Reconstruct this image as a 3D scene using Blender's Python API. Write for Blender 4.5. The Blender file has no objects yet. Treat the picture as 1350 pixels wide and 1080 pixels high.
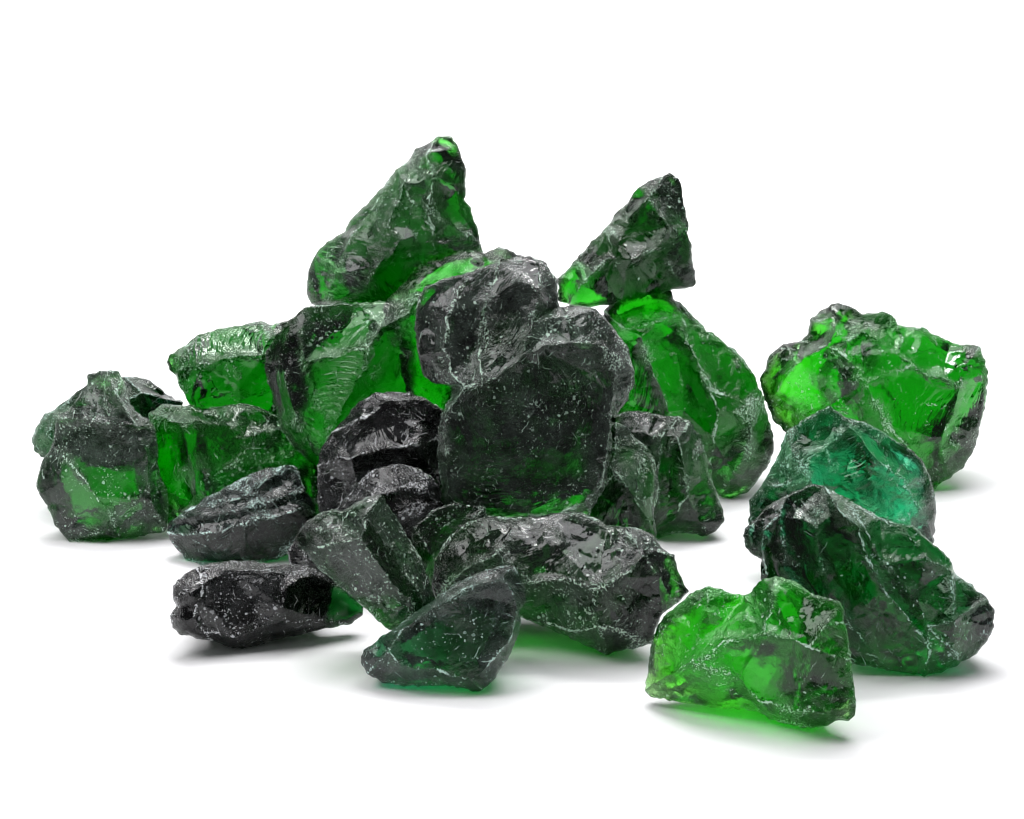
import bpy, math
import numpy as np
from mathutils import Vector
from mathutils.geometry import delaunay_2d_cdt

# ------------------------------------------------------------------ scene
scene = bpy.context.scene
C = scene.collection
W0, H0 = 1350.0, 1080.0
F = 3000.0                     # focal length in photo pixels (80 mm on 36 mm)
ELEV = math.radians(13.0)
CAMH = 0.43
cam_pos = np.array([0.0, -1.45, CAMH])
fwd = np.array([0.0, math.cos(ELEV), -math.sin(ELEV)])
up = np.array([0.0, math.sin(ELEV), math.cos(ELEV)])
rgt = np.array([1.0, 0.0, 0.0])

def ground_depth(y):
    v = (y - H0 / 2) / F
    return CAMH / (math.sin(ELEV) + math.cos(ELEV) * v)

def ray(x, y):
    u = (np.asarray(x) - W0 / 2) / F
    v = (np.asarray(y) - H0 / 2) / F
    return u[:, None] * rgt - v[:, None] * up + fwd[None, :]

# ------------------------------------------------------------------ noise
def _hash(ix, iy, iz, s):
    with np.errstate(over='ignore'):
        h = (ix.astype(np.int64) * 374761393 + iy.astype(np.int64) * 668265263
             + iz.astype(np.int64) * 2147483647 + np.int64(s) * 1274126177)
        h = (h ^ (h >> 13)) * 1274126177
        h = h ^ (h >> 16)
        h = (h * 2246822519) & 0x7fffffffffff
        h = h ^ (h >> 15)
    return (h & 0xffffff).astype(np.float64) / float(0xffffff)

def vnoise(x, y, s=0):
    ix, iy = np.floor(x), np.floor(y)
    fx, fy = x - ix, y - iy
    fx = fx * fx * fx * (fx * (fx * 6 - 15) + 10); fy = fy * fy * fy * (fy * (fy * 6 - 15) + 10)
    z = np.zeros_like(ix)
    a = _hash(ix, iy, z, s); b = _hash(ix + 1, iy, z, s)
    c = _hash(ix, iy + 1, z, s); d = _hash(ix + 1, iy + 1, z, s)
    return (a + (b - a) * fx + (c - a) * fy + (a - b - c + d) * fx * fy) * 2 - 1

def fbm(x, y, s=0, o=4):
    r = 0; a = 1.0; t = 0
    for i in range(o):
        r = r + a * vnoise(x * 2 ** i + 13.7 * i, y * 2 ** i - 7.1 * i, s + i); t += a; a *= .5
    return r / t

def worley(x, y, s=0):
    ix, iy = np.floor(x), np.floor(y)
    best = np.full(x.shape, 9.0)
    z = np.zeros_like(ix)
    for dx in (-1, 0, 1):
        for dy in (-1, 0, 1):
            cx, cy = ix + dx, iy + dy
            px = cx + _hash(cx, cy, z, s); py = cy + _hash(cx, cy, z, s + 77)
            best = np.minimum(best, (px - x) ** 2 + (py - y) ** 2)
    return best                     # squared distance to the nearest seed

def scoops(x, y, cell, s, ang=0.0, st=1.0):
    """shallow bowls with sharp rims between them, the way glass flakes"""
    wx = fbm(x / cell * .7, y / cell * .7, s + 5, 2) * .35
    wy = fbm(x / cell * .7, y / cell * .7, s + 9, 2) * .35
    c, sn = math.cos(ang), math.sin(ang)
    xr, yr = (x * c + y * sn) / cell, (-x * sn + y * c) / (cell * st)
    return worley(xr + wx, yr + wy, s) - .3

# ------------------------------------------------------------------ geometry helpers
def seg_dist(px, py, A, B):
    d = np.full(px.shape, 1e9)
    for (ax, ay), (bx, by) in zip(A, B):
        vx, vy = bx - ax, by - ay
        L = vx * vx + vy * vy + 1e-9
        t = np.clip(((px - ax) * vx + (py - ay) * vy) / L, 0, 1)
        d = np.minimum(d, (px - ax - t * vx) ** 2 + (py - ay - t * vy) ** 2)
    return np.sqrt(d)

def inside(px, py, poly):
    r = np.zeros(px.shape, bool)
    n = len(poly)
    for i in range(n):
        x1, y1 = poly[i]; x2, y2 = poly[(i + 1) % n]
        if y1 == y2: continue
        c = ((y1 > py) != (y2 > py)) & (px < (x2 - x1) * (py - y1) / (y2 - y1) + x1)
        r ^= c
    return r

def area2(p):
    return sum(p[i][0] * p[(i + 1) % len(p)][1] - p[(i + 1) % len(p)][0] * p[i][1] for i in range(len(p)))

def warp(x, y, do, i):
    k = smoothstep(0, 14, do)
    return (5.6 * fbm(x / 26, y / 26, 700 + i, 4) * k, 5.6 * fbm(x / 26, y / 26, 800 + i, 4) * k)

def smoothstep(a, b, x):
    t = np.clip((x - a) / (b - a), 0, 1); return t * t * (3 - 2 * t)

class Sheet:
    """piecewise facets over control points; answers height, facet id and rim distances"""
    def __init__(self, outline, rimh, pts, hs, edges):
        n = len(outline)
        V = [Vector(p) for p in outline] + [Vector(p) for p in pts]
        E = [(i, (i + 1) % n) for i in range(n)] + edges
        vo, eo, fo, ov, oe, of = delaunay_2d_cdt(V, E, [], 1, 1e-3)
        h0 = list(rimh) + list(hs)
        hv = []
        for i, o in enumerate(ov):
            if o: hv.append(h0[o[0]])
            else:
                d = [(vo[i] - v).length for v in V]
                w = sorted(range(len(V)), key=lambda k: d[k])[:2]
                hv.append(sum(h0[k] / (d[k] + 1e-3) for k in w) / sum(1 / (d[k] + 1e-3) for k in w))
        self.v = np.array([[p.x, p.y] for p in vo]); self.h = np.array(hv); self.f = fo
        # facets: triangles joined across edges that are not ridges
        rid = set()
        for i, o in enumerate(oe):
            if o: rid.add(tuple(sorted(eo[i])))
        par = list(range(len(fo)))
        def find(a):
            while par[a] != a: a = par[a]
            return a
        em = {}
        for fi, f in enumerate(fo):
            for k in range(3):
                e = tuple(sorted((f[k], f[(k + 1) % 3])))
                if e in em and e not in rid: par[find(fi)] = find(em[e])
                em[e] = fi
        self.reg = [find(i) for i in range(len(fo))]
    def eval(self, x, y):
        best = np.full(x.shape, -1e9); h = np.zeros(x.shape); r = np.zeros(x.shape, int)
        for f, rg in zip(self.f, self.reg):
            a, b, c = self.v[f[0]], self.v[f[1]], self.v[f[2]]
            den = (b[1] - c[1]) * (a[0] - c[0]) + (c[0] - b[0]) * (a[1] - c[1])
            if abs(den) < 1e-6: continue
            l1 = ((b[1] - c[1]) * (x - c[0]) + (c[0] - b[0]) * (y - c[1])) / den
            l2 = ((c[1] - a[1]) * (x - c[0]) + (a[0] - c[0]) * (y - c[1])) / den
            l3 = 1 - l1 - l2
            m = np.minimum(np.minimum(l1, l2), l3)
            k = m > best
            q1, q2, q3 = np.clip(l1, 0, 1), np.clip(l2, 0, 1), np.clip(l3, 0, 1)
            s = q1 + q2 + q3
            hh = (q1 * self.h[f[0]] + q2 * self.h[f[1]] + q3 * self.h[f[2]]) / s
            h = np.where(k, hh, h); r = np.where(k, rg, r); best = np.where(k, m, best)
        return h, r

def parse(s, base=3):
    out = []
    for t in s.split():
        q = [float(v) for v in t.split(',')]
        out.append(q)
    return out

# ------------------------------------------------------------------ materials
def N(nt, typ, **kw):
    n = nt.nodes.new(typ)
    for k, v in kw.items():
        if k in ('op',): n.operation = v
        else: setattr(n, k, v)
    return n

def math_node(nt, op, a, b=None, c=None, clamp=False):
    n = nt.nodes.new('ShaderNodeMath'); n.operation = op; n.use_clamp = clamp
    for i, v in enumerate((a, b, c)):
        if v is None: continue
        if isinstance(v, (int, float)): n.inputs[i].default_value = v
        else: nt.links.new(v, n.inputs[i])
    return n.outputs[0]

def noise_tex(nt, vec, scale, detail=4, rough=.6, dist=0.0):
    n = nt.nodes.new('ShaderNodeTexNoise')
    n.inputs['Scale'].default_value = scale; n.inputs['Detail'].default_value = detail
    n.inputs['Roughness'].default_value = rough; n.inputs['Distortion'].default_value = dist
    nt.links.new(vec, n.inputs['Vector'])
    return n.outputs['Fac']

def ramp(nt, val, lo, hi, clamp=True):
    n = nt.nodes.new('ShaderNodeMapRange'); n.clamp = clamp
    n.interpolation_type = 'SMOOTHSTEP'
    nt.links.new(val, n.inputs['Value'])
    n.inputs['From Min'].default_value = lo; n.inputs['From Max'].default_value = hi
    return n.outputs['Result']

TINTS = {   # absorption per metre for r, g, b
    'green': (200., 50., 230.),
    'bright': (105., 23., 155.),
    'teal': (200., 46., 88.),
    'smoky': (220., 75., 160.),
}

def glass_material(name, tint, dens, frost, dust, scratch, seed):
    m = bpy.data.materials.new(name); m.use_nodes = True
    nt = m.node_tree; nt.nodes.clear(); L = nt.links
    out = nt.nodes.new('ShaderNodeOutputMaterial')
    tc = nt.nodes.new('ShaderNodeTexCoord')
    mp = nt.nodes.new('ShaderNodeMapping'); mp.inputs['Location'].default_value = (seed * .37, seed * .61, seed * .23)
    L.new(tc.outputs['Object'], mp.inputs['Vector']); vec = mp.outputs[0]
    def attr(n):
        a = nt.nodes.new('ShaderNodeAttribute'); a.attribute_name = n; return a.outputs['Fac']
    edge, rip, ramp_a, film_a, line_a, rough_a = attr('edge'), attr('rip'), attr('ripamp'), attr('film'), attr('line'), attr('rough')
    # --- bump : conchoidal hackle lines, waviness, fine pitting near the edges
    wav = noise_tex(nt, vec, 45, 3, .5)
    ph = math_node(nt, 'ADD', rip, math_node(nt, 'MULTIPLY', wav, .012))
    s1 = math_node(nt, 'SINE', math_node(nt, 'MULTIPLY', ph, 1500.))
    s2 = math_node(nt, 'SINE', math_node(nt, 'MULTIPLY', ph, 3170.))
    s = math_node(nt, 'MULTIPLY', math_node(nt, 'ADD', s1, math_node(nt, 'MULTIPLY', s2, .5)), ramp_a)
    pit = noise_tex(nt, vec, 600, 4, .7)
    fine = noise_tex(nt, vec, 130, 4, .55)
    pe = math_node(nt, 'MULTIPLY', pit, math_node(nt, 'ADD', math_node(nt, 'MULTIPLY', edge, 2.0), math_node(nt, 'MULTIPLY', rough_a, .12)))
    hgt = math_node(nt, 'ADD', math_node(nt, 'ADD', math_node(nt, 'MULTIPLY', s, .16), pe), math_node(nt, 'MULTIPLY', fine, math_node(nt, 'ADD', .06, math_node(nt, 'MULTIPLY', rough_a, .45))))
    mv = nt.nodes.new('ShaderNodeTexVoronoi'); mv.inputs['Scale'].default_value = 520
    L.new(vec, mv.inputs['Vector'])
    hgt = math_node(nt, 'ADD', hgt, math_node(nt, 'MULTIPLY', mv.outputs['Distance'], math_node(nt, 'ADD', math_node(nt, 'MULTIPLY', rough_a, .08), math_node(nt, 'MULTIPLY', edge, .9))))
    bump = nt.nodes.new('ShaderNodeBump'); bump.inputs['Strength'].default_value = .75
    bump.inputs['Distance'].default_value = .0011
    L.new(hgt, bump.inputs['Height'])
    # --- glass
    gl = nt.nodes.new('ShaderNodeBsdfGlass'); gl.inputs['IOR'].default_value = 1.48
    gl.inputs['Color'].default_value = (1, 1, 1, 1)
    L.new(bump.outputs[0], gl.inputs['Normal'])
    cloud = ramp(nt, noise_tex(nt, vec, 38, 5, .6), .42, .72)
    L.new(math_node(nt, 'MULTIPLY', cloud, .04), gl.inputs['Roughness'])
    # --- crushed, chalky glass on the arrises, specks and scratches of white powder
    n1 = math_node(nt, 'SUBTRACT', noise_tex(nt, vec, 850, 3, .7), .5)
    n0 = noise_tex(nt, vec, 90, 4, .65)
    lm = math_node(nt, 'MULTIPLY', line_a, math_node(nt, 'ADD', math_node(nt, 'MULTIPLY', math_node(nt, 'SUBTRACT', n0, .44), 7.5), math_node(nt, 'MULTIPLY', n1, 7.0)))
    l_mask = ramp(nt, lm, 1.0 - .26 * frost, 1.22 - .26 * frost)
    em = math_node(nt, 'MULTIPLY', edge, math_node(nt, 'ADD', math_node(nt, 'MULTIPLY', n0, 1.1), math_node(nt, 'MULTIPLY', n1, 6.0)))
    e_mask = math_node(nt, 'MAXIMUM', l_mask, ramp(nt, em, .95 - .22 * frost, 1.15 - .22 * frost))
    dv = nt.nodes.new('ShaderNodeTexNoise'); dv.inputs['Scale'].default_value = 700
    L.new(vec, dv.inputs['Vector'])
    va1 = nt.nodes.new('ShaderNodeVectorMath'); va1.operation = 'SCALE'; va1.inputs['Scale'].default_value = .0018
    L.new(dv.outputs['Color'], va1.inputs[0])
    va2 = nt.nodes.new('ShaderNodeVectorMath'); va2.operation = 'ADD'
    L.new(vec, va2.inputs[0]); L.new(va1.outputs[0], va2.inputs[1])
    clus = ramp(nt, noise_tex(nt, vec, 34, 4, .75), .36, .62)
    clus = math_node(nt, 'MULTIPLY', clus, math_node(nt, 'ADD', .42, math_node(nt, 'MULTIPLY', film_a, .5)), clamp=True)
    def specks(sc, pw, mx):
        vor = nt.nodes.new('ShaderNodeTexVoronoi'); vor.inputs['Scale'].default_value = sc
        L.new(va2.outputs[0], vor.inputs['Vector'])
        sep = nt.nodes.new('ShaderNodeSeparateColor'); L.new(vor.outputs['Color'], sep.inputs[0])
        rad = math_node(nt, 'MULTIPLY', math_node(nt, 'MULTIPLY', math_node(nt, 'POWER', sep.outputs[0], pw), mx), clus)
        return math_node(nt, 'MULTIPLY', math_node(nt, 'LESS_THAN', vor.outputs['Distance'], rad), math_node(nt, 'ADD', .25, math_node(nt, 'MULTIPLY', sep.outputs[1], .75)))
    spk = math_node(nt, 'MAXIMUM', specks(430, 8.0, .66), specks(950, 4.0, .66))
    # scratches: thin level lines of two stretched noises
    def vm(op, a, b=None):
        q = nt.nodes.new('ShaderNodeVectorMath'); q.operation = op
        L.new(a, q.inputs[0])
        if b is not None:
            if isinstance(b, tuple): q.inputs[1].default_value = b
            else: L.new(b, q.inputs[1])
        return q.outputs['Value'] if op in ('DOT_PRODUCT', 'LENGTH') else q.outputs['Vector']
    def scr(sc, w, ln, sd):
        v0 = vm('ADD', va2.outputs[0], (sd, sd * .7, 0))
        q = nt.nodes.new('ShaderNodeTexVoronoi'); q.inputs['Scale'].default_value = sc
        L.new(v0, q.inputs['Vector'])
        rel = vm('SUBTRACT', v0, q.outputs['Position'])
        nrm = vm('NORMALIZE', vm('SUBTRACT', q.outputs['Color'], (.5, .5, .5)))
        d = math_node(nt, 'ABSOLUTE', vm('DOT_PRODUCT', rel, nrm))
        line_ = math_node(nt, 'SUBTRACT', 1.0, ramp(nt, d, w * .3, w))
        end = math_node(nt, 'SUBTRACT', 1.0, ramp(nt, q.outputs['Distance'], ln * .5, ln))
        return math_node(nt, 'MULTIPLY', math_node(nt, 'MULTIPLY', line_, end), ramp(nt, noise_tex(nt, vec, 50 + sd, 3, .6), .52, .64))
    sc1 = scr(95, .00026, .55, 3.1)
    sc2 = scr(190, .00018, .55, 7.7)
    sc1 = math_node(nt, 'MAXIMUM', sc1, sc2)
    scm = math_node(nt, 'MULTIPLY', sc1, scratch * .9)
    mask = math_node(nt, 'MAXIMUM', math_node(nt, 'MAXIMUM', math_node(nt, 'MULTIPLY', e_mask, .95),
                     math_node(nt, 'MULTIPLY', spk, .8 * min(1.0, scratch))), math_node(nt, 'MULTIPLY', scm, .7))
    film = math_node(nt, 'MULTIPLY', math_node(nt, 'MULTIPLY', ramp(nt, noise_tex(nt, vec, 60, 8, .78), .34, .72), math_node(nt, 'ADD', film_a, .08)), dust * .62)
    mask = math_node(nt, 'ADD', mask, film, clamp=True)
    chalk = nt.nodes.new('ShaderNodeBsdfPrincipled')
    chalk.inputs['Base Color'].default_value = {'smoky': (.66, .68, .70, 1), 'teal': (.54, .73, .67, 1)}.get(tint, (.56, .74, .62, 1))
    chalk.inputs['Roughness'].default_value = .45
    L.new(bump.outputs[0], chalk.inputs['Normal'])
    mix = nt.nodes.new('ShaderNodeMixShader')
    L.new(mask, mix.inputs[0]); L.new(gl.outputs[0], mix.inputs[1]); L.new(chalk.outputs[0], mix.inputs[2])
    L.new(mix.outputs[0], out.inputs['Surface'])
    va = nt.nodes.new('ShaderNodeVolumeAbsorption')
    sg = [v * dens * 1.25 for v in TINTS[tint]]
    D = max(sg) * 1.05
    va.inputs['Color'].default_value = (1 - sg[0] / D, 1 - sg[1] / D, 1 - sg[2] / D, 1)
    va.inputs['Density'].default_value = D
    L.new(va.outputs[0], out.inputs['Volume'])
    return m

# ------------------------------------------------------------------ the rocks, nearest first
# outline and ridge lines in photo pixels; ridge points may carry a height offset
R = []
def rock(label, gy, outline, ridges, H=55, T=90, tilt=0.0, tilty=0.0, tint='green', dens=1.0, frost=1.0,
         dust=.08, scratch=1.0, ripple=1.0, bowl=1.0, fmin=0.0, rgh=1.0, bt=0.0):
    R.append(dict(label=label, gy=gy, outline=[tuple(p[:2]) for p in parse(outline)],
                  ridges=[parse(r) for r in ridges], H=H, T=T, tilt=tilt, tilty=tilty, tint=tint, dens=dens,
                  frost=frost, dust=dust, scratch=scratch, ripple=ripple, bowl=bowl, fmin=fmin, rgh=rgh, bt=bt))

#24
rock('bright clear green chunk in the right foreground, nearest of all to the viewer', 958,
 '849,911 853,894 855,869 860,846 868,826 875,813 893,798 908,785 921,777 936,773 951,778 969,783 981,785 991,780 996,772 1006,764 1021,760 1042,763 1057,774 1074,783 1095,789 1107,793 1112,803 1113,821 1120,841 1122,871 1126,896 1129,926 1127,944 1120,950 1100,950 1087,959 1059,960 1037,955 1016,949 1001,939 981,935 946,934 921,929 883,924 858,919',
 ['849,911 880,891 911,872,10', '911,872 921,841 928,806 936,773', '911,872 933,864,6 956,846 991,842 1009,838,10 1011,816 1021,788 1021,760',
  '1009,838 1047,843 1067,851 1092,821 1113,821', '911,872 951,888,6 976,896 1001,925 1016,949', '1001,925 1047,934 1092,937 1129,926', '981,785 992,800,-8 998,821,-6 1009,838', '1067,851 1090,860,-5 1122,871', '928,806 960,815,-12 998,821'],
 H=60, T=70, bt=.3, tilt=.5, tint='bright', dens=.7, frost=.9, dust=.025, ripple=.6)
#16
rock('dark teal-grey chunk with one broad dusty face, foremost in the centre of the pile', 911,
 '476,866 480,858 501,841 521,827 545,809 579,786 606,766 637,752 664,745 678,746 685,759 694,780 693,793 687,804 686,824 681,844 668,872 654,892 637,910 623,911 596,905 562,905 528,904 501,899 484,889 477,875',
 ['501,841 530,832,130 562,810,138 603,782,144 661,760,146 678,746', '661,760,146 672,775,144 680,800,138 686,824', '530,832,130 512,862,132 528,876,138 579,886,144 623,898,142 654,868,140 676,835,136 680,800,138', '484,889 512,862,132', '623,898,142 637,910', '654,868,140 668,872'],
 fmin=.8, H=52, T=70, tint='teal', dens=.75, frost=.9, dust=.13, ripple=.5, bowl=.5)
#15
rock('three-sided prism chunk slanting down between the glossy black lump and the dusty teal-grey front piece', 884,
 '389,711 396,696 419,678 437,671 452,674 467,664 484,655 502,652 511,664 521,678 529,693 541,714 556,738 564,761 573,788 564,800 547,815 529,828 514,831 496,818 481,803 452,776 419,750 404,729 393,720',
 ['502,652 482,684,10 476,708,14 496,744,10 547,797,4 547,815', '393,720 422,722 450,714,4 476,708', '396,696 440,700,-12 452,693,-16 476,708', '482,684 510,720,0 556,785,0 564,800'],
 H=60, T=60, tint='green', dens=.85, frost=1.0, dust=.10, ripple=.6)
#14
rock('long low black chunk with a bright glossy highlight, lying at the front left', 856,
 '227,779 228,772 244,757 259,748 277,742 313,739 333,740 357,744 390,745 416,750 437,764 458,779 480,800 478,812 461,823 425,830 401,836 378,841 354,845 339,852 318,855 301,853 280,845 259,842 236,836 226,828 225,812 232,800 228,788',
 ['259,748 266,770 262,795 256,815 270,834 280,845', '270,834 312,838 348,824 378,821,4 425,818 461,823', '259,748 300,752 366,754 413,756 437,764', '366,754 378,775,6 372,800,5 378,821', '228,788 245,780 266,770'],
 H=48, T=80, rgh=.35, tilt=-.38, tint='smoky', dens=1.7, frost=.9, dust=.05, ripple=.25, bowl=-1.7)
#17
rock('wide dark chunk with white crushed ridges lying directly under the biggest middle block', 864,
 '573,787 569,770 574,742 584,718 596,703 620,688 644,680 681,683 719,679 750,674 767,676 787,684 801,693 835,694 859,705 872,722 889,732 894,752 908,780 896,793 872,812 864,831 859,849 835,855 801,863 780,855 750,841 719,827 688,815 640,812 600,812 580,800',
 ['681,683 668,715 671,739 692,766,6 750,766,8 787,776,12 818,759,10 848,735,8 835,710 801,693', '787,776 787,824,8 801,863', '848,735 870,760 886,783 896,793', '573,787 613,749 651,735,4 668,715', '688,815 750,831,4 787,824 835,838 859,849', '719,679 740,720,-4 750,766', '848,735 868,728 889,732'],
 H=75, T=85, tilt=.22, tint='green', dens=.68, frost=1.35, dust=.09, ripple=.4)
#26
rock('clear green chunk glimpsed in the gap behind the slanting prism, left of the white-ridged piece', 824,
 '545,695 570,672 600,662 640,668 650,730 630,775 600,800 570,800 548,780 535,740',
 ['545,695 575,740,4 570,800', '640,668 575,740'], H=20, T=40, tint='green', dens=.9, dust=.03)
#23
rock('large dark teal chunk with a long curved diagonal ridge, behind the bright foreground piece', 890,
 '980,706 982,697 996,685 1011,667 1038,653 1058,644 1070,639 1088,642 1106,652 1133,667 1159,682 1186,691 1204,694 1221,709 1236,721 1251,736 1263,759 1281,771 1301,789 1310,804 1311,827 1302,845 1287,863 1266,875 1245,885 1218,891 1195,888 1159,882 1124,875 1100,862 1060,835 1025,805 1010,776 1002,759 1004,738 993,733 984,721',
 ['1088,642 1106,672,156 1133,695,178 1144,733,188 1165,774,190 1192,810,180 1216,839,162 1226,857,142 1218,891', '1106,652 1140,690,158 1168,744,164 1207,786,156 1224,827,146 1226,857',
  '1038,653 1031,679 1004,702,5 1011,756 1025,805', '1031,679 1036,750,-3 1060,800', '1088,642 1076,694,142 1085,756,150 1120,820,144 1159,882', '1186,691 1224,738,2 1254,753 1263,759', '1224,827 1260,815 1301,789', '1224,827 1255,855 1266,875', '1254,753 1260,815'],
 H=75, T=95, tilt=.0, tint='teal', dens=.64, frost=1.0, dust=.05, ripple=.5, bowl=1.6)
#25
rock('tiny black sliver wedged behind the upper left tip of the slanting prism chunk', 800,
 '378,728 392,708 415,700 445,715 460,745 440,770 405,768 384,752', ['392,708 405,735 405,768', '405,735 460,745'], H=30, T=60, tint='smoky', dens=2.5)
#9
rock('purplish-grey chunk veined with white cracks, just behind the top of the slanting prism', 795,
 '432,684 440,676 448,664 463,647 478,629 496,617 520,612 543,614 567,626 579,641 582,661 590,676 604,694 594,700 585,725 570,760 540,782 500,785 465,750 445,705',
 ['520,612 529,640,6 490,655,4 448,664', '529,640 556,646,5 590,676', '514,679,4 556,667,6 575,662 582,661', '490,655 514,679 526,711 540,782', '526,711 556,699,4 594,692'],
 H=48, T=60, tint='smoky', dens=1.3, frost=1.25, dust=.12, ripple=.4)
#4
rock('biggest chunk, tall dark middle block with swirled top and broad scratched face', 792,
 '547,421 550,397 558,379 581,369 617,360 641,350 658,345 691,342 706,342 721,350 726,358 734,367 735,391 738,405 767,405 785,408 797,418 812,436 827,460 836,487 836,504 827,528 815,546 806,564 807,587 803,611 797,641 788,661 779,673 776,705 762,765 735,784 660,786 618,765 606,725 600,694 588,674 581,658 582,635 575,599 578,570 582,546 593,525 596,511 575,506 558,496 551,469 548,439',
 ['577,507,140 612,508,176 634,506,178 664,490,180 690,467,180', '690,467,180 714,457,180 750,451,176 790,456,160 815,481,140', '815,481,140 810,520,138 806,550,142 799,600,148', '799,600,148 792,640,150 772,664,156 726,680,164', '726,680,164 660,682,164 612,680,158 592,652,160', '592,652,160 588,600,166 590,545,160 612,508,176',
  '617,360 592,412,140 585,460,148 596,492,156 612,508,176', '658,345 641,400,128 632,452,134 634,506,178', '706,342 712,380,156 700,425,164 690,467,180', '641,400,128 680,372,140 712,380,156',
  '750,451,176 750,418,150 735,391', '750,418,150 785,430,140 812,436', '815,481,140 836,487',
  '588,590,166 602,590,172 649,614,176 693,641,174 740,674,162', '592,652,160 581,658', '726,680,164 726,690', '660,682,164 645,694', '810,520,138 827,528', '748,385'][:11] + ['772,664,156 779,673', '585,460,148 551,469'],
 fmin=.8, rgh=.6, H=88, T=115, tint='green', dens=.7, frost=1.2, dust=.15, ripple=1.0, bowl=.8)
#18
rock('small dark pointed chunk tucked against the lower right side of the biggest block', 772,
 '798,590 806,565 812,557 827,563 836,575 850,587 862,602 865,617 862,647 859,676 861,697 865,712 862,740 845,766 800,768 782,740 776,692 776,650 784,600',
 ['812,557 806,617 797,637', '806,617 827,641,6 847,673,6 861,697', '850,587 852,640,4 847,673'],
 H=36, T=50, tint='green', dens=1.0, frost=1.1, dust=.14)
#11
rock('dark jagged chunk with a white-edged ledge, above and behind the long glossy black lump', 741,
 '219,702 224,687 244,673 268,658 298,643 318,630 348,619 378,613 390,616 397,631 404,646 416,664 417,676 412,700 393,720 366,738 340,741 313,748 271,748 244,737 230,720',
 ['219,702 259,707 289,699,4 321,693,8 366,681,6 393,673 417,676', '321,693 322,732', '219,702 274,720,-2 313,748', '244,673 312,655,2 354,631 378,613', '253,680,3 310,672,4 366,658 404,646'],
 H=52, T=75, tint='teal', dens=.85, frost=1.2, dust=.13, scratch=1.2, ripple=.6)
#8
rock('purplish-grey crested chunk with black underside, below the fan-rippled green piece', 752,
 '418,641 419,614 422,593 437,570 454,552 472,531 493,519 514,516 543,518 567,528 590,545 600,570 600,620 590,670 560,730 500,745 450,735 428,700 420,676',
 ['419,614 463,602,8 508,590,10 549,586,8 600,575', '437,570 478,552,2 514,527,0 567,530', '463,602 470,640,-12 450,735'],
 H=46, T=60, tint='smoky', dens=1.3, frost=1.0, dust=.12, scratch=1.1)
#13
rock('olive-green chunk with large flat dusty face and glossy peak at the far left', 714,
 '131,488 140,489 157,490 162,499 169,524 178,542 196,554 206,566 208,590 211,625 220,646 223,667 221,696 216,702 196,705 160,711 134,714 92,714 83,705 71,690 63,667 51,652 46,637 51,619 60,601 68,590 73,566 74,551 89,542 104,521 114,507 116,495',
 ['74,551 119,553,148 163,562,148 206,566', '68,590 104,625,142 128,652,138 148,681,128 160,711', '140,489 137,530,130 150,556,148', '162,499 152,520,138 185,564,144', '104,521 120,535,130 119,553,148', '206,566 196,600,140 200,660,136 216,702', '92,714 130,700,124 160,711'],
 fmin=.9, rgh=.5, H=62, T=70, tint='green', dens=.6, frost=.85, dust=.17, ripple=.4, bowl=.35)
#5
rock('large green chunk with curved fan-like ripples, directly under the tall spire', 722,
 '389,416 401,405 434,401 469,399 508,398 537,388 552,384 575,400 600,450 608,500 602,545 570,570 575,600 572,660 540,705 480,712 440,690 428,650 419,617 389,593 369,564 360,528 352,498 349,484 351,463 363,445 374,430',
 ['389,416 376,451 375,498,2 389,558,3 419,602,3 419,617', '401,405 398,440 399,478,-10 419,528,-12 434,570,-4 450,640', '552,384 537,415,4 505,433,6 486,460,6 479,490,6 440,560,2 419,602', '545,420,-6 511,463,-8 480,520,-6 445,575', '399,478 440,470,-14 486,460'],
 H=58, T=80, tint='green', dens=.54, frost=.75, dust=.05, ripple=1.8, bowl=1.3)
#10
rock('dark green block with striated top, between the olive-faced piece and the fan-rippled piece', 706,
 '196,545 215,533 255,535 282,539 297,533 326,532 344,538 365,548 395,560 425,590 440,628 436,665 412,690 380,700 300,702 235,702 214,685 208,652 200,622 196,584',
 ['196,545 240,556,8 300,560,8 322,575,2 395,560', '200,622 252,617,10 297,617,10 341,612,8 425,590', '322,575 320,600,6 297,617', '252,617 260,660,-6 300,702'],
 H=46, T=70, tint='green', dens=.48, frost=.7, dust=.04, ripple=1.2)
#12
rock('pale teal chunk mostly hidden behind the olive-faced piece at the far left', 684,
 '42,578 48,561 60,545 83,533 101,516 120,505 163,496 178,496 196,501 211,511 220,521 243,531 232,545 225,575 205,600 150,612 80,608 54,602 45,595',
 ['83,533 70,560 54,602', '163,496 185,520,6 243,531', '101,516 130,540,6 185,520'],
 H=40, T=60, tint='teal', dens=.9, frost=.9, dust=.12)
#6
rock('bright green wedge with sloping ribbed top on the upper left shoulder of the pile', 690,
 '219,477 225,467 243,456 264,440 285,435 314,429 344,423 359,428 368,425 386,420 400,440 402,490 396,540 405,600 395,650 340,672 280,665 262,600 260,545 249,532 237,510 231,495 223,487',
 ['234,489 267,481,8 303,472,8 344,467,6 386,455', '231,495 237,468 249,453 264,440', '344,423 352,445 344,467', '303,472 318,510,2 340,672'],
 H=44, T=60, tint='green', dens=.6, frost=.75, dust=.03, ripple=1.6)
#2
rock('leaf-shaped clear green slab lying between the tall spire and the biggest block', 705,
 '508,398 534,372 546,356 570,338 599,331 623,330 638,334 656,326 670,327 682,337 698,338 721,346 730,370 722,420 715,520 690,620 640,680 580,690 545,640 530,520 512,424',
 ['623,330 608,358 564,376 508,398', '638,334 650,350,4 690,352,4 721,346', '608,358 640,370 690,352'],
 rgh=.1, H=26, T=36, tint='green', dens=.5, frost=.2, dust=.0, scratch=.15, ripple=.4, bowl=.5)
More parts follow.
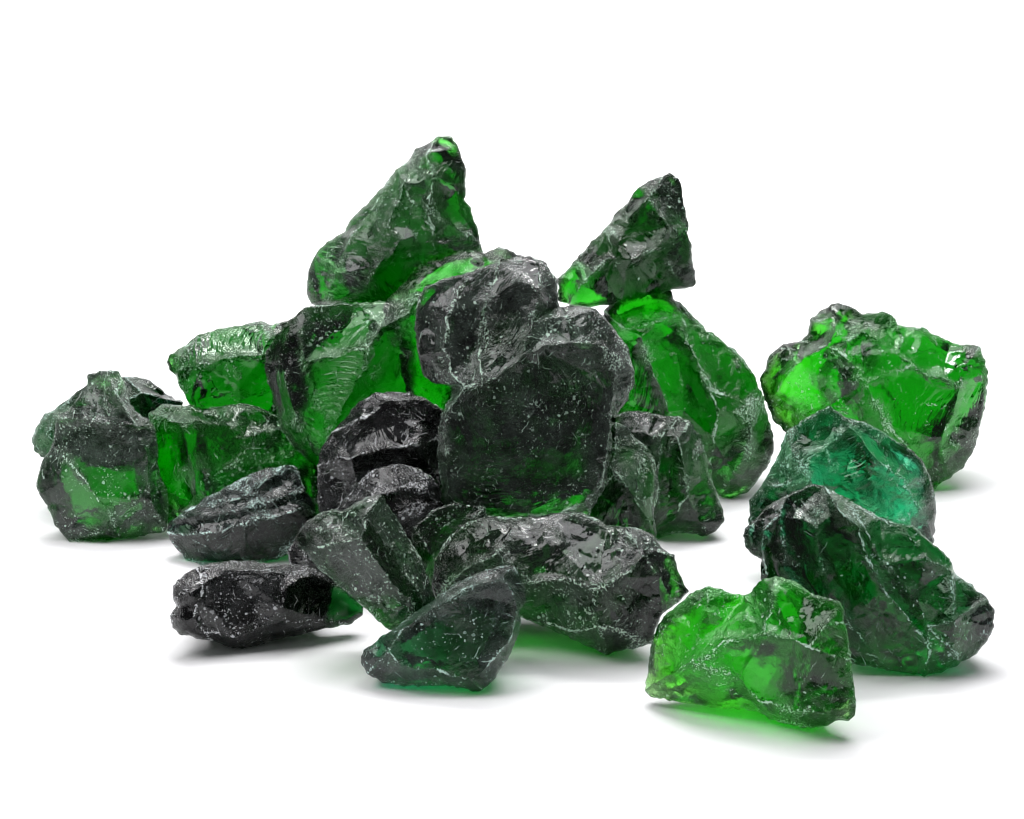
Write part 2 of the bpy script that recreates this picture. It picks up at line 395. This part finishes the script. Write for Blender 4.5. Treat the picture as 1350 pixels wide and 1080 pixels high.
#1
rock('tallest jagged spire with a smooth grey sloping left side, at the top of the pile', 696,
 '564,189 576,179 595,180 604,193 610,213 614,222 614,246 613,264 621,273 625,290 630,302 632,317 638,332 628,342 590,356 560,378 520,408 500,414 440,412 409,401 404,381 407,356 416,335 432,318 454,305 461,290 484,268 504,246 522,224 537,213 547,198',
 ['547,198 531,243,6 525,267,6 513,302,8 525,320,8 498,350,6 478,384 440,412', '522,224 484,285,-2 455,330,-4 442,361,-4 430,395', '576,179 564,205,4 570,237,4 561,274,8 571,300,6 572,322,4 590,356', '570,237 590,240,-6 614,246', '561,274 592,296,-14 632,317', '531,243 550,270,-8 573,308', '525,320 545,340,-6 560,378', '564,189 550,225 570,237', '416,335 442,361'],
 H=60, T=75, tint='green', dens=.72, frost=.9, dust=.12, scratch=.7, ripple=.9)
#3
rock('pointed wedge with a straight lower edge, perched on top right of the biggest block', 664,
 '874,233 883,228 894,235 899,248 899,260 905,281 908,308 912,326 914,349 917,361 917,374 913,379 885,384 851,391 820,397 801,402 770,406 750,402 736,397 735,367 745,359 758,344 778,321 801,297 813,281 831,261 841,247 857,238',
 ['801,297 818,318,8 831,341,12 851,391', '801,297 809,341,4 822,397', '801,297 831,283,4 856,262,2 874,233', '831,341 870,330,4 905,300', '750,402 770,370,3 801,340,2 809,341', '856,262 880,300,4 870,330 890,360,2 913,379', '758,344 770,370'],
 H=52, T=65, tint='green', dens=.8, frost=1.1, dust=.08, ripple=.5)
#19
rock('dark upright chunk with smooth grey flank, casting a bright green glow on the white', 711,
 '830,542 848,542 861,545 877,550 893,547 910,556 926,577 931,597 935,626 945,649 953,671 955,687 945,700 932,707 903,702 880,705 866,711 852,700 840,660 815,610 800,570 806,550',
 ['893,547 872,577,4 867,616,4 866,671 866,711', '910,556 893,580,6 899,597,8 908,655,8 887,687,4 866,700', '908,655 922,687 932,707', '861,545 850,575,4 872,577', '893,580 872,600 867,616', '926,577 915,610,4 908,655'],
 H=44, T=60, tint='green', dens=.8, frost=1.2, dust=.13, ripple=.4)
#22
rock('teal chunk with a smooth shining hollow, between the two large right-hand chunks', 768,
 '1036,571 1044,563 1056,554 1073,547 1081,540 1095,536 1104,543 1118,552 1140,557 1163,569 1185,583 1202,594 1216,608 1226,628 1233,656 1235,673 1233,697 1231,715 1205,740 1150,755 1050,750 1000,735 987,700 987,679 988,660 1003,640 1019,614 1028,594',
 ['1044,563 1047,600,6 1067,633,6 1075,690', '1104,543 1118,565,4 1134,576,4 1157,605,10 1191,633,10 1199,650,8 1213,673,4 1231,715', '1118,565 1090,590,-14 1110,640,-18 1160,680,-8 1199,690', '1191,633 1226,628', '1067,633 1030,640 1003,640'],
 H=56, T=70, tint='teal', dens=.34, frost=.9, dust=.06, ripple=.6, bowl=1.4)
#20
rock('large bright green chunk crusted white along its right side, under the perched pointed wedge', 657,
 '796,409 806,401 818,386 850,376 880,376 890,394 910,412 929,432 955,451 978,470 995,496 1000,509 1007,525 1013,551 1020,577 1020,597 1012,616 997,636 981,652 961,657 948,654 938,640 925,610 880,600 820,595 790,520 790,450',
 ['822,435 845,443,4 867,500,10 884,545,8 880,600', '796,409 822,435 870,425 910,412', '890,394 905,430 906,451,4 935,512,8 948,538,8 940,580,6 938,640', '978,470 974,525,2 955,541,6', '1000,509 987,551,4 987,597,4 968,629 948,654', '893,467,-6 903,540,-4 925,610', '955,541 987,551', '935,512 974,525'],
 bt=.85, H=62, T=85, tint='green', dens=.52, frost=1.25, dust=.015, ripple=.8, bowl=.7)
#21
rock('broad bright green chunk with knobbly top, at the back on the far right', 646,
 '1001,502 1006,490 1016,467 1033,453 1056,450 1064,439 1068,422 1081,411 1095,401 1106,398 1123,404 1137,414 1143,413 1163,411 1177,415 1185,428 1199,431 1216,431 1227,438 1256,452 1292,457 1298,473 1302,493 1301,521 1296,549 1292,566 1284,594 1270,616 1253,630 1230,645 1180,640 1110,605 1060,592 1033,567 1019,554 1011,532 1004,512',
 ['1056,450 1089,456,2 1118,470,4 1140,504,6 1171,560,4 1199,594 1230,645', '1068,422 1100,432,4 1118,450,2 1118,470', '1118,450 1140,436 1185,467,6 1205,484,8 1241,498,8 1264,510,8 1256,549,8 1241,577,8 1250,622', '1292,457 1272,478,2 1264,510', '1033,453 1050,480 1011,532', '1177,415 1190,445 1185,467', '1241,577 1270,590 1284,594', '1140,504 1205,484'],
 bt=.85, H=58, T=72, tint='bright', dens=.72, frost=1.1, dust=.015, ripple=.8, bowl=1.0)

# ------------------------------------------------------------------ build
def smoothstep(a, b, x):
    t = np.clip((x - a) / (b - a), 0, 1); return t * t * (3 - 2 * t)

def prepare(i, r):
    rng = np.random.RandomState(100 + i * 7); r['rng'] = rng
    O = r['outline']
    if area2(O) < 0: O = O[::-1]
    r['outline'] = O
    xs = [p[0] for p in O]; ys = [p[1] for p in O]
    r['bb'] = (min(xs), min(ys), max(xs), max(ys))
    r['c'] = (sum(xs) / len(xs), sum(ys) / len(ys))
    n = len(O)
    oa, ob = O, O[1:] + O[:1]; r['oseg'] = (oa, ob)
    r['T'] *= 1.2; r['D0'] = ground_depth(r['gy']); r['mpp'] = r['D0'] / F
    # rim depth: a slow wander so the silhouette is not in one plane
    ph = rng.rand(4) * 6.28
    def rimh(x, y):
        cx, cy = r['c']; a = math.atan2(y - cy, x - cx)
        return 5 * math.sin(a + ph[0]) + 5 * math.sin(2 * a + ph[1]) + 3 * math.sin(3 * a + ph[2])
    rh = [rimh(*p) for p in O]
    # front control points
    pts = []; hs = []; edges = []
    def vid(q):
        x, y = q[0], q[1]
        d = [math.hypot(x - p[0], y - p[1]) for p in O]
        k = int(np.argmin(d))
        if d[k] < 4.5: return k
        for j, p in enumerate(pts):
            if math.hypot(x - p[0], y - p[1]) < 4.5: return n + j
        do = float(seg_dist(np.array([x]), np.array([y]), oa, ob)[0])
        Hh = r['H'] * .74
        h = Hh * (1 - math.exp(-do / (Hh * .55))) + (q[2] if len(q) > 2 else 0) + rng.uniform(-2, 2)
        if len(q) > 2 and q[2] > 99: h = (q[2] - 100) * .62
        pts.append((x, y)); hs.append(h); return n + len(pts) - 1
    ra, rb, rw = [], [], []
    allp = lambda k: O[k] if k < n else pts[k - n]
    for rd in r['ridges']:
        ids = [vid(q) for q in rd]; wt = rng.choice([0.05, .3, .6, 1.0])
        for a, b in zip(ids, ids[1:]):
            if a != b and not (a < n and b < n):
                edges.append((a, b)); ra.append(allp(a)); rb.append(allp(b)); rw.append(wt)
    r['rseg'] = (ra, rb); r['rw'] = rw
    r['front'] = Sheet(O, rh, pts, hs, edges)
    # back control points: an irregular inner ring and one or two summits
    cx, cy = r['c']; bp = []; bh = []; be = []
    m = rng.randint(5, 8); a0 = rng.rand() * 6.28
    for k in range(m):
        a = a0 + k * 2 * math.pi / m + rng.uniform(-.2, .2)
        # ray length to outline
        best = 1e9
        for (x1, y1), (x2, y2) in zip(oa, ob):
            dx, dy = math.cos(a), math.sin(a); ex, ey = x2 - x1, y2 - y1
            den = dx * ey - dy * ex
            if abs(den) < 1e-9: continue
            t = ((x1 - cx) * ey - (y1 - cy) * ex) / den; u = ((x1 - cx) * dy - (y1 - cy) * dx) / den
            if t > 0 and 0 <= u <= 1: best = min(best, t)
        q = best * rng.uniform(.5, .78)
        bp.append((cx + q * math.cos(a), cy + q * math.sin(a))); bh.append(-r['T'] * rng.uniform(.6, 1.05) * (1 + r['bt'] * (bp[-1][0] - cx) / (.5 * (r['bb'][2] - r['bb'][0]))))
    for k in range(m): be.append((n + k, n + (k + 1) % m))
    bp.append((cx + rng.uniform(-12, 12), cy + rng.uniform(-12, 12))); bh.append(-r['T'] * rng.uniform(.8, 1.15))
    for k in range(m): be.append((n + k, n + m))
    r['back'] = Sheet(O, rh, bp, bh, be)
    r['bseg'] = ([bp[k] for k in range(m)], [bp[(k + 1) % m] for k in range(m)])
    # per facet character
    def chars(sh):
        d = {}
        for g in set(sh.reg):
            tris = [f for f, q in zip(sh.f, sh.reg) if q == g]
            cc = np.mean([sh.v[list(f)].mean(0) for f in tris], axis=0)
            a = rng.rand() * 6.28; dist = rng.uniform(60, 160)
            d[g] = dict(amp=rng.uniform(-9, 2), rough=rng.choice([.1, .3, .7, 1.3], p=[.3, .3, .2, .2]), film=rng.choice([0, .15, .45, 1.0, 1.5], p=[.25, .25, .2, .2, .1]), px=cc[0] + dist * math.cos(a), py=cc[1] + dist * math.sin(a),
                        rip=rng.choice([0, .25, .5, 1.0], p=[.25, .3, .25, .2]), rl=rng.uniform(9, 16), ang=rng.rand() * 3.1)
        return d
    r['fc'] = chars(r['front']); r['bc'] = chars(r['back'])

def common(r, x, y, sh, ch, ra, rb, i, sign):
    do = seg_dist(x, y, *r['oseg'])
    wx, wy = warp(x, y, do, i)
    xw, yw = x + wx, y + wy
    h, g = sh.eval(xw, yw)
    dr = seg_dist(xw, yw, ra, rb) if len(ra) else np.full(x.shape, 99.)
    line = .35 * np.exp(-do / 2.6)
    if sign > 0:
        for a_, b_, w_ in zip(ra, rb, r['rw']):
            line = np.maximum(line, w_ * np.exp(-seg_dist(xw, yw, [a_], [b_]) / 2.6))
    d = np.minimum(do, dr)
    amp = np.zeros(x.shape); rip = np.zeros(x.shape); ra_ = np.zeros(x.shape); rl = np.ones(x.shape); fl = np.zeros(x.shape); rg = np.zeros(x.shape)
    for k, q in ch.items():
        m = g == k
        amp[m] = q['amp']; rip[m] = np.hypot(x[m] - q['px'], y[m] - q['py']); ra_[m] = q['rip']; rl[m] = q['rl']; fl[m] = max(q['film'], r['fmin']); rg[m] = (q['rough'] if sign > 0 else .6) * r['rgh']
    s = 1000 + i * 31 + (0 if sign > 0 else 13)
    det = r['bowl'] * amp * (1 - np.exp(-d / 16.))
    # ripples of the fracture, widening away from the point of impact
    wob = fbm(x / 60, y / 60, s + 3, 3) * 14
    fade = smoothstep(1, 9, d)
    pat = smoothstep(-.25, .35, fbm(x / 45, y / 45, s + 4, 2))
    det += r['ripple'] * ra_ * fade * pat * .6 * np.sin((rip + wob * 1.6) * 2 * math.pi / rl) * (1 + .8 * fbm(x / 20, y / 20, s + 23, 2))
    # flaked scoops: large and shallow over the faces, small and deep along the arrises
    det += 3.0 * rg * scoops(x, y, 48, s + 11, i * .7, 1.6) * smoothstep(0, 14, d)
    band = np.exp(-d / (6.5 * (1 + .8 * fbm(x / 30, y / 30, s + 6, 2))))
    orim = np.exp(-do / 9.)
    chip = np.clip(band * (.55 + .9 * fbm(x / 22, y / 22, s + 8, 2)), 0, 1)
    patch = smoothstep(.18, .5, fbm(x / 55, y / 55, s + 21, 3))     # crushed patches on the faces
    chipm = np.clip(chip + .55 * patch * min(r['frost'], 1.2) * np.exp(-d / 26.), 0, 1)
    det += chipm * (6.0 * scoops(x, y, 12, s + 15) + 3.4 * scoops(x, y, 6, s + 17))
    det += rg * fade * (.5 * fbm(x / 9, y / 9, s + 19, 3) + 1.8 * fbm(x / 38, y / 38, s + 20, 3))
    wr = 6.0 if sign > 0 else 15.0; t = np.clip(do / wr, 0, 1)
    rise = (4 if sign > 0 else 24) * np.sqrt(1 - (1 - t) ** 2)
    det *= smoothstep(-1, 5, do)
    cx, cy = r['c']
    base = h + r['tilt'] * (x - cx) + r['tilty'] * (y - cy)
    return base + det + sign * rise, chipm, rip * r['mpp'], ra_ * fade * pat * min(r['ripple'], 1.5), line, fl, rg

def hfront(i, r, x, y): return common(r, x, y, r['front'], r['fc'], *r['rseg'], i, 1)
def hback(i, r, x, y):
    h, *rest = common(r, x, y, r['back'], r['bc'], *r['bseg'], i, -1)
    return (h, *rest)

def to_depth(r, h): return r['D0'] - h * r['mpp']

for i, r in enumerate(R): prepare(i, r)

# coarse depth rasters, so that pieces lean on each other without cutting in
GS = 3.0
gx, gyy = np.meshgrid(np.arange(0, W0, GS), np.arange(0, H0, GS))
for i, r in enumerate(R):
    x0, y0, x1, y1 = r['bb']
    m = (gx >= x0) & (gx <= x1) & (gyy >= y0) & (gyy <= y1)
    m2 = np.zeros_like(m); idx = np.where(m)
    ins = inside(gx[idx], gyy[idx], r['outline'])
    fr = np.full(gx.shape, np.inf)
    q = (idx[0][ins], idx[1][ins])
    fr[q] = to_depth(r, hfront(i, r, gx[q], gyy[q])[0])
    r['fmap'] = fr
for i, r in enumerate(R):            # limit for each front from the pieces before it
    lim = np.full(gx.shape, -np.inf)
    for j in range(i):
        a = R[j]['fmap']
        ov = np.isfinite(a) & np.isfinite(r['fmap'])
        if ov.any():
            pen = (a + 14 * r['mpp'] - r['fmap'])[ov]
            if pen.max() > 0: print('PEN', i, r['label'][:30], '| in front:', R[j]['label'][:30], round(float(pen.max() / r['mpp'])), int((pen > 0).sum()))
            lim = np.where(ov, np.maximum(lim, a + 14 * r['mpp']), lim)
    r['lim'] = lim
    r['fmap'] = np.where(np.isfinite(r['fmap']), np.maximum(r['fmap'], lim), np.inf)

def samp(mp, x, y):
    ix = np.clip(np.round(x / GS).astype(int), 0, mp.shape[1] - 1)
    iy = np.clip(np.round(y / GS).astype(int), 0, mp.shape[0] - 1)
    return mp[iy, ix]

def densify(O, rng, i, step):
    out = []
    n = len(O); acc = 0
    for k in range(n):
        (x1, y1), (x2, y2) = O[k], O[(k + 1) % n]
        L = math.hypot(x2 - x1, y2 - y1); m = max(1, int(round(L / step)))
        nx, ny = (y2 - y1) / L, -(x2 - x1) / L
        for j in range(m):
            t = j / m
            out.append((x1 + (x2 - x1) * t, y1 + (y2 - y1) * t, nx, ny))
    a = np.array(out)
    off = 1.9 * fbm(a[:, 0] / 7, a[:, 1] / 7, 500 + i, 3) + 1.0 * (np.abs(fbm(a[:, 0] / 14, a[:, 1] / 14, 540 + i, 2)) * 2 - .6)
    # keep the trace's corners soft
    return list(zip(a[:, 0] + a[:, 2] * off, a[:, 1] + a[:, 3] * off))

def mesh_points(i, r, rim, step, segs):
    x0, y0, x1, y1 = r['bb']; rng = r['rng']
    X, Y = np.meshgrid(np.arange(x0 - 3, x1 + 3, step), np.arange(y0 - 3, y1 + 3, step * .866))
    X = X + (np.arange(X.shape[0])[:, None] % 2) * step * .5
    X = X + rng.uniform(-.18, .18, X.shape) * step; Y = Y + rng.uniform(-.18, .18, Y.shape) * step
    X, Y = X.ravel(), Y.ravel()
    ins = inside(X, Y, rim)
    X, Y = X[ins], Y[ins]
    d = seg_dist(X, Y, rim, rim[1:] + rim[:1])
    w1, w2 = warp(X, Y, seg_dist(X, Y, *r['oseg']), i)
    dr = seg_dist(X + w1, Y + w2, *segs) if len(segs[0]) else np.full(X.shape, 9.)
    k = (d > step * .55) & (dr > step * .5)
    pts = list(zip(X[k], Y[k]))
    # points exactly on the ridges keep them crisp
    rp = []
    for (ax, ay), (bx, by) in zip(*segs):
        L = math.hypot(bx - ax, by - ay); m = max(1, int(L / step))
        for j in range(1 if L > 0 else 0, m + 1):
            t = j / m; rp.append((ax + (bx - ax) * t, ay + (by - ay) * t))
    if rp:
        rp = np.array(rp)
        ok = inside(rp[:, 0], rp[:, 1], rim) & (seg_dist(rp[:, 0], rp[:, 1], rim, rim[1:] + rim[:1]) > step * .5)
        rp = rp[ok]
        dd = seg_dist(rp[:, 0], rp[:, 1], *r['oseg'])
        w1, w2 = warp(rp[:, 0], rp[:, 1], dd, i)
        for _ in range(2): w1, w2 = warp(rp[:, 0] - w1, rp[:, 1] - w2, dd, i)
        rp = np.stack([rp[:, 0] - w1, rp[:, 1] - w2], 1)
        ok = inside(rp[:, 0], rp[:, 1], rim) & (seg_dist(rp[:, 0], rp[:, 1], rim, rim[1:] + rim[:1]) > step * .5)
        rp = rp[ok]
        pts += [tuple(p) for p in rp]
    return pts

def build(i, r):
    step = 2.0
    rim = densify(r['outline'], r['rng'], i, step)
    nr = len(rim)
    verts = []; faces = []; att = {'edge': [], 'rip': [], 'ripamp': [], 'film': [], 'line': [], 'rough': []}
    rimidx = None
    def add_sheet(pts, which):
        V = [Vector(p) for p in rim] + [Vector(p) for p in pts]
        vo, eo, fo, ov, oe, of = delaunay_2d_cdt(V, [(k, (k + 1) % nr) for k in range(nr)], [], 1, 1e-4)
        x = np.array([p.x for p in vo]); y = np.array([p.y for p in vo])
        h, e, rp, ra, d, fl, rg = (hfront if which == 'f' else hback)(i, r, x, y)
        isr = np.array([any(q < nr for q in o) for o in ov])
        D = to_depth(r, h)
        hf = hfront(i, r, x, y)[0] if which == 'b' else h
        Df = to_depth(r, hf)
        Df = np.maximum(Df, samp(r['lim'], x, y))
        if which == 'f': D = Df
        else:
            for j in range(i + 1, len(R)):
                fm = samp(R[j]['fmap'], x, y)
                D = np.where(np.isfinite(fm), np.minimum(D, fm - .0012), D)
            D = np.maximum(D, Df + 6 * r['mpp'])
        # rim vertices: shared by both sheets, same depth from the rim height alone
        h0, _ = r['front'].eval(x, y)
        cx, cy = r['c']
        D_r = to_depth(r, h0 + r['tilt'] * (x - cx) + r['tilty'] * (y - cy))
        D = np.where(isr, np.maximum(D_r, samp(r['lim'], x, y)), D)
        dr = ray(x, y)
        # nothing below the table
        lim = (CAMH - .0006) / np.maximum(-dr[:, 2], 1e-6)
        D = np.where(isr, np.minimum(D, lim - .001), np.minimum(D, lim if which == 'b' else lim - .0025))
        P = cam_pos[None, :] + dr * D[:, None]
        mp = {}
        for k, o in enumerate(ov):
            rr = [q for q in o if q < nr]
            if rr:
                key = rr[0]
                if key in rimmap: mp[k] = rimmap[key]; continue
                rimmap[key] = len(verts)
            mp[k] = len(verts); verts.append(P[k])
            att['edge'].append(e[k]); att['rip'].append(rp[k]); att['ripamp'].append(ra[k])
            att['film'].append(fl[k]); att['line'].append(d[k]); att['rough'].append(rg[k])
        for f in fo:
            t = [mp[q] for q in f]
            if len(set(t)) < 3: continue
            faces.append(t)
    rimmap = {}
    # orientation: CDT returns ccw in (x, y down) -> fix by recalculating normals later
    add_sheet(mesh_points(i, r, rim, step, r['rseg']), 'f')
    nf = len(faces)
    add_sheet(mesh_points(i, r, rim, step * 1.7, r['bseg']), 'b')
    P = np.array(verts)
    org = np.array([P[:, 0].mean(), P[:, 1].mean(), P[:, 2].min()])
    me = bpy.data.meshes.new('glass_chunk')
    # front faces: make normals look at the camera, back faces away
    out = []
    for k, f in enumerate(faces):
        a, b, c = P[f[0]], P[f[1]], P[f[2]]
        nrm = np.cross(b - a, c - a); s = np.dot(nrm, cam_pos - a)
        if (s < 0) == (k < nf): f = [f[0], f[2], f[1]]
        out.append(f)
    me.from_pydata((P - org).tolist(), [], out)
    me.update()
    for k, v in att.items():
        a = me.attributes.new(k, 'FLOAT', 'POINT'); a.data.foreach_set('value', np.array(v, dtype=np.float32))
    me.polygons.foreach_set('use_smooth', [True] * len(me.polygons))
    me.set_sharp_from_angle(angle=math.radians(27))
    o = bpy.data.objects.new('glass_chunk', me); C.objects.link(o); o.location = org.tolist()
    o['label'] = r['label']; o['category'] = 'glass rock'; o['group'] = 'green glass chunks piled on a white surface'
    me.materials.append(glass_material('green_glass', r['tint'], r['dens'], r['frost'], r['dust'], r['scratch'], i * 1.37))
    return o

for i, r in enumerate(R): build(i, r)

# ------------------------------------------------------------------ white sweep
def sweep():
    prof = [(-.85, 0.0)]
    prof += [(y, 0.0) for y in np.linspace(-.7, 1.6, 14)]
    Rr = .9
    for a in np.linspace(0, math.pi / 2, 14)[1:]:
        prof.append((1.6 + Rr * math.sin(a), Rr - Rr * math.cos(a)))
    prof.append((2.5, 3.2))
    xs = np.linspace(-2.0, 2.0, 21)
    v = [(x, y, z) for (y, z) in prof for x in xs]
    n = len(xs); f = []
    for a in range(len(prof) - 1):
        for b in range(n - 1):
            f.append((a * n + b, a * n + b + 1, (a + 1) * n + b + 1, (a + 1) * n + b))
    me = bpy.data.meshes.new('backdrop'); me.from_pydata(v, [], f); me.update()
    me.polygons.foreach_set('use_smooth', [True] * len(me.polygons))
    o = bpy.data.objects.new('backdrop', me); C.objects.link(o); o['kind'] = 'structure'
    m = bpy.data.materials.new('white_paper'); m.use_nodes = True; nt = m.node_tree
    b = nt.nodes['Principled BSDF']; b.inputs['Base Color'].default_value = (.92, .92, .92, 1)
    b.inputs['Roughness'].default_value = .7; b.inputs['Specular IOR Level'].default_value = .25
    tc = nt.nodes.new('ShaderNodeTexCoord'); nz = noise_tex(nt, tc.outputs['Object'], 900, 3, .6)
    bp = nt.nodes.new('ShaderNodeBump'); bp.inputs['Strength'].default_value = .15; bp.inputs['Distance'].default_value = .0004
    nt.links.new(nz, bp.inputs['Height']); nt.links.new(bp.outputs[0], b.inputs['Normal'])
    me.materials.append(m)
sweep()

# ------------------------------------------------------------------ lights
def area(name, loc, target, sx, sy, power, col=(1, 1, 1)):
    l = bpy.data.lights.new(name, 'AREA'); l.shape = 'RECTANGLE'; l.size = sx; l.size_y = sy
    l.energy = power; l.color = col
    o = bpy.data.objects.new(name, l); C.objects.link(o); o.location = loc
    o.rotation_euler = (Vector(target) - Vector(loc)).to_track_quat('-Z', 'Y').to_euler()
    return o
area('softbox_key', (-1.1, -.35, 1.6), (0, 0, .05), 1.1, 1.1, 18, (1, .99, 1))
area('softbox_top', (.15, .35, 1.9), (0, .1, 0), 1.9, 1.3, 32, (.98, .97, 1))
area('backdrop_lamp', (0, 1.0, 2.4), (0, 2.5, .7), 2.4, .5, 85)

w = bpy.data.worlds.new('World'); scene.world = w; w.use_nodes = True
w.node_tree.nodes['Background'].inputs[0].default_value = (.95, .96, 1, 1)
w.node_tree.nodes['Background'].inputs[1].default_value = .13

# ------------------------------------------------------------------ camera
cd = bpy.data.cameras.new('camera'); cam = bpy.data.objects.new('camera', cd); C.objects.link(cam)
cd.sensor_width = 36; cd.lens = F / W0 * 36; cd.clip_start = .01; cd.clip_end = 50
cam.location = cam_pos.tolist(); cam.rotation_euler = (math.pi / 2 - ELEV, 0, 0)
scene.camera = cam
cd.dof.use_dof = False

scene.view_settings.view_transform = 'Standard'; scene.view_settings.look = 'None'
scene.view_settings.exposure = 0.05; scene.view_settings.gamma = 1.0
scene.view_settings.use_curve_mapping = False
scene.render.engine = 'CYCLES'
cy = scene.cycles
cy.max_bounces = 24; cy.transmission_bounces = 24; cy.glossy_bounces = 12; cy.diffuse_bounces = 4
cy.volume_bounces = 0; cy.transparent_max_bounces = 8
cy.caustics_refractive = True; cy.caustics_reflective = True; cy.blur_glossy = .2
scene.cycles.pixel_filter_type = 'BLACKMAN_HARRIS'; cy.filter_width = 1.1; cy.use_denoising = True; cy.sample_clamp_indirect = 12
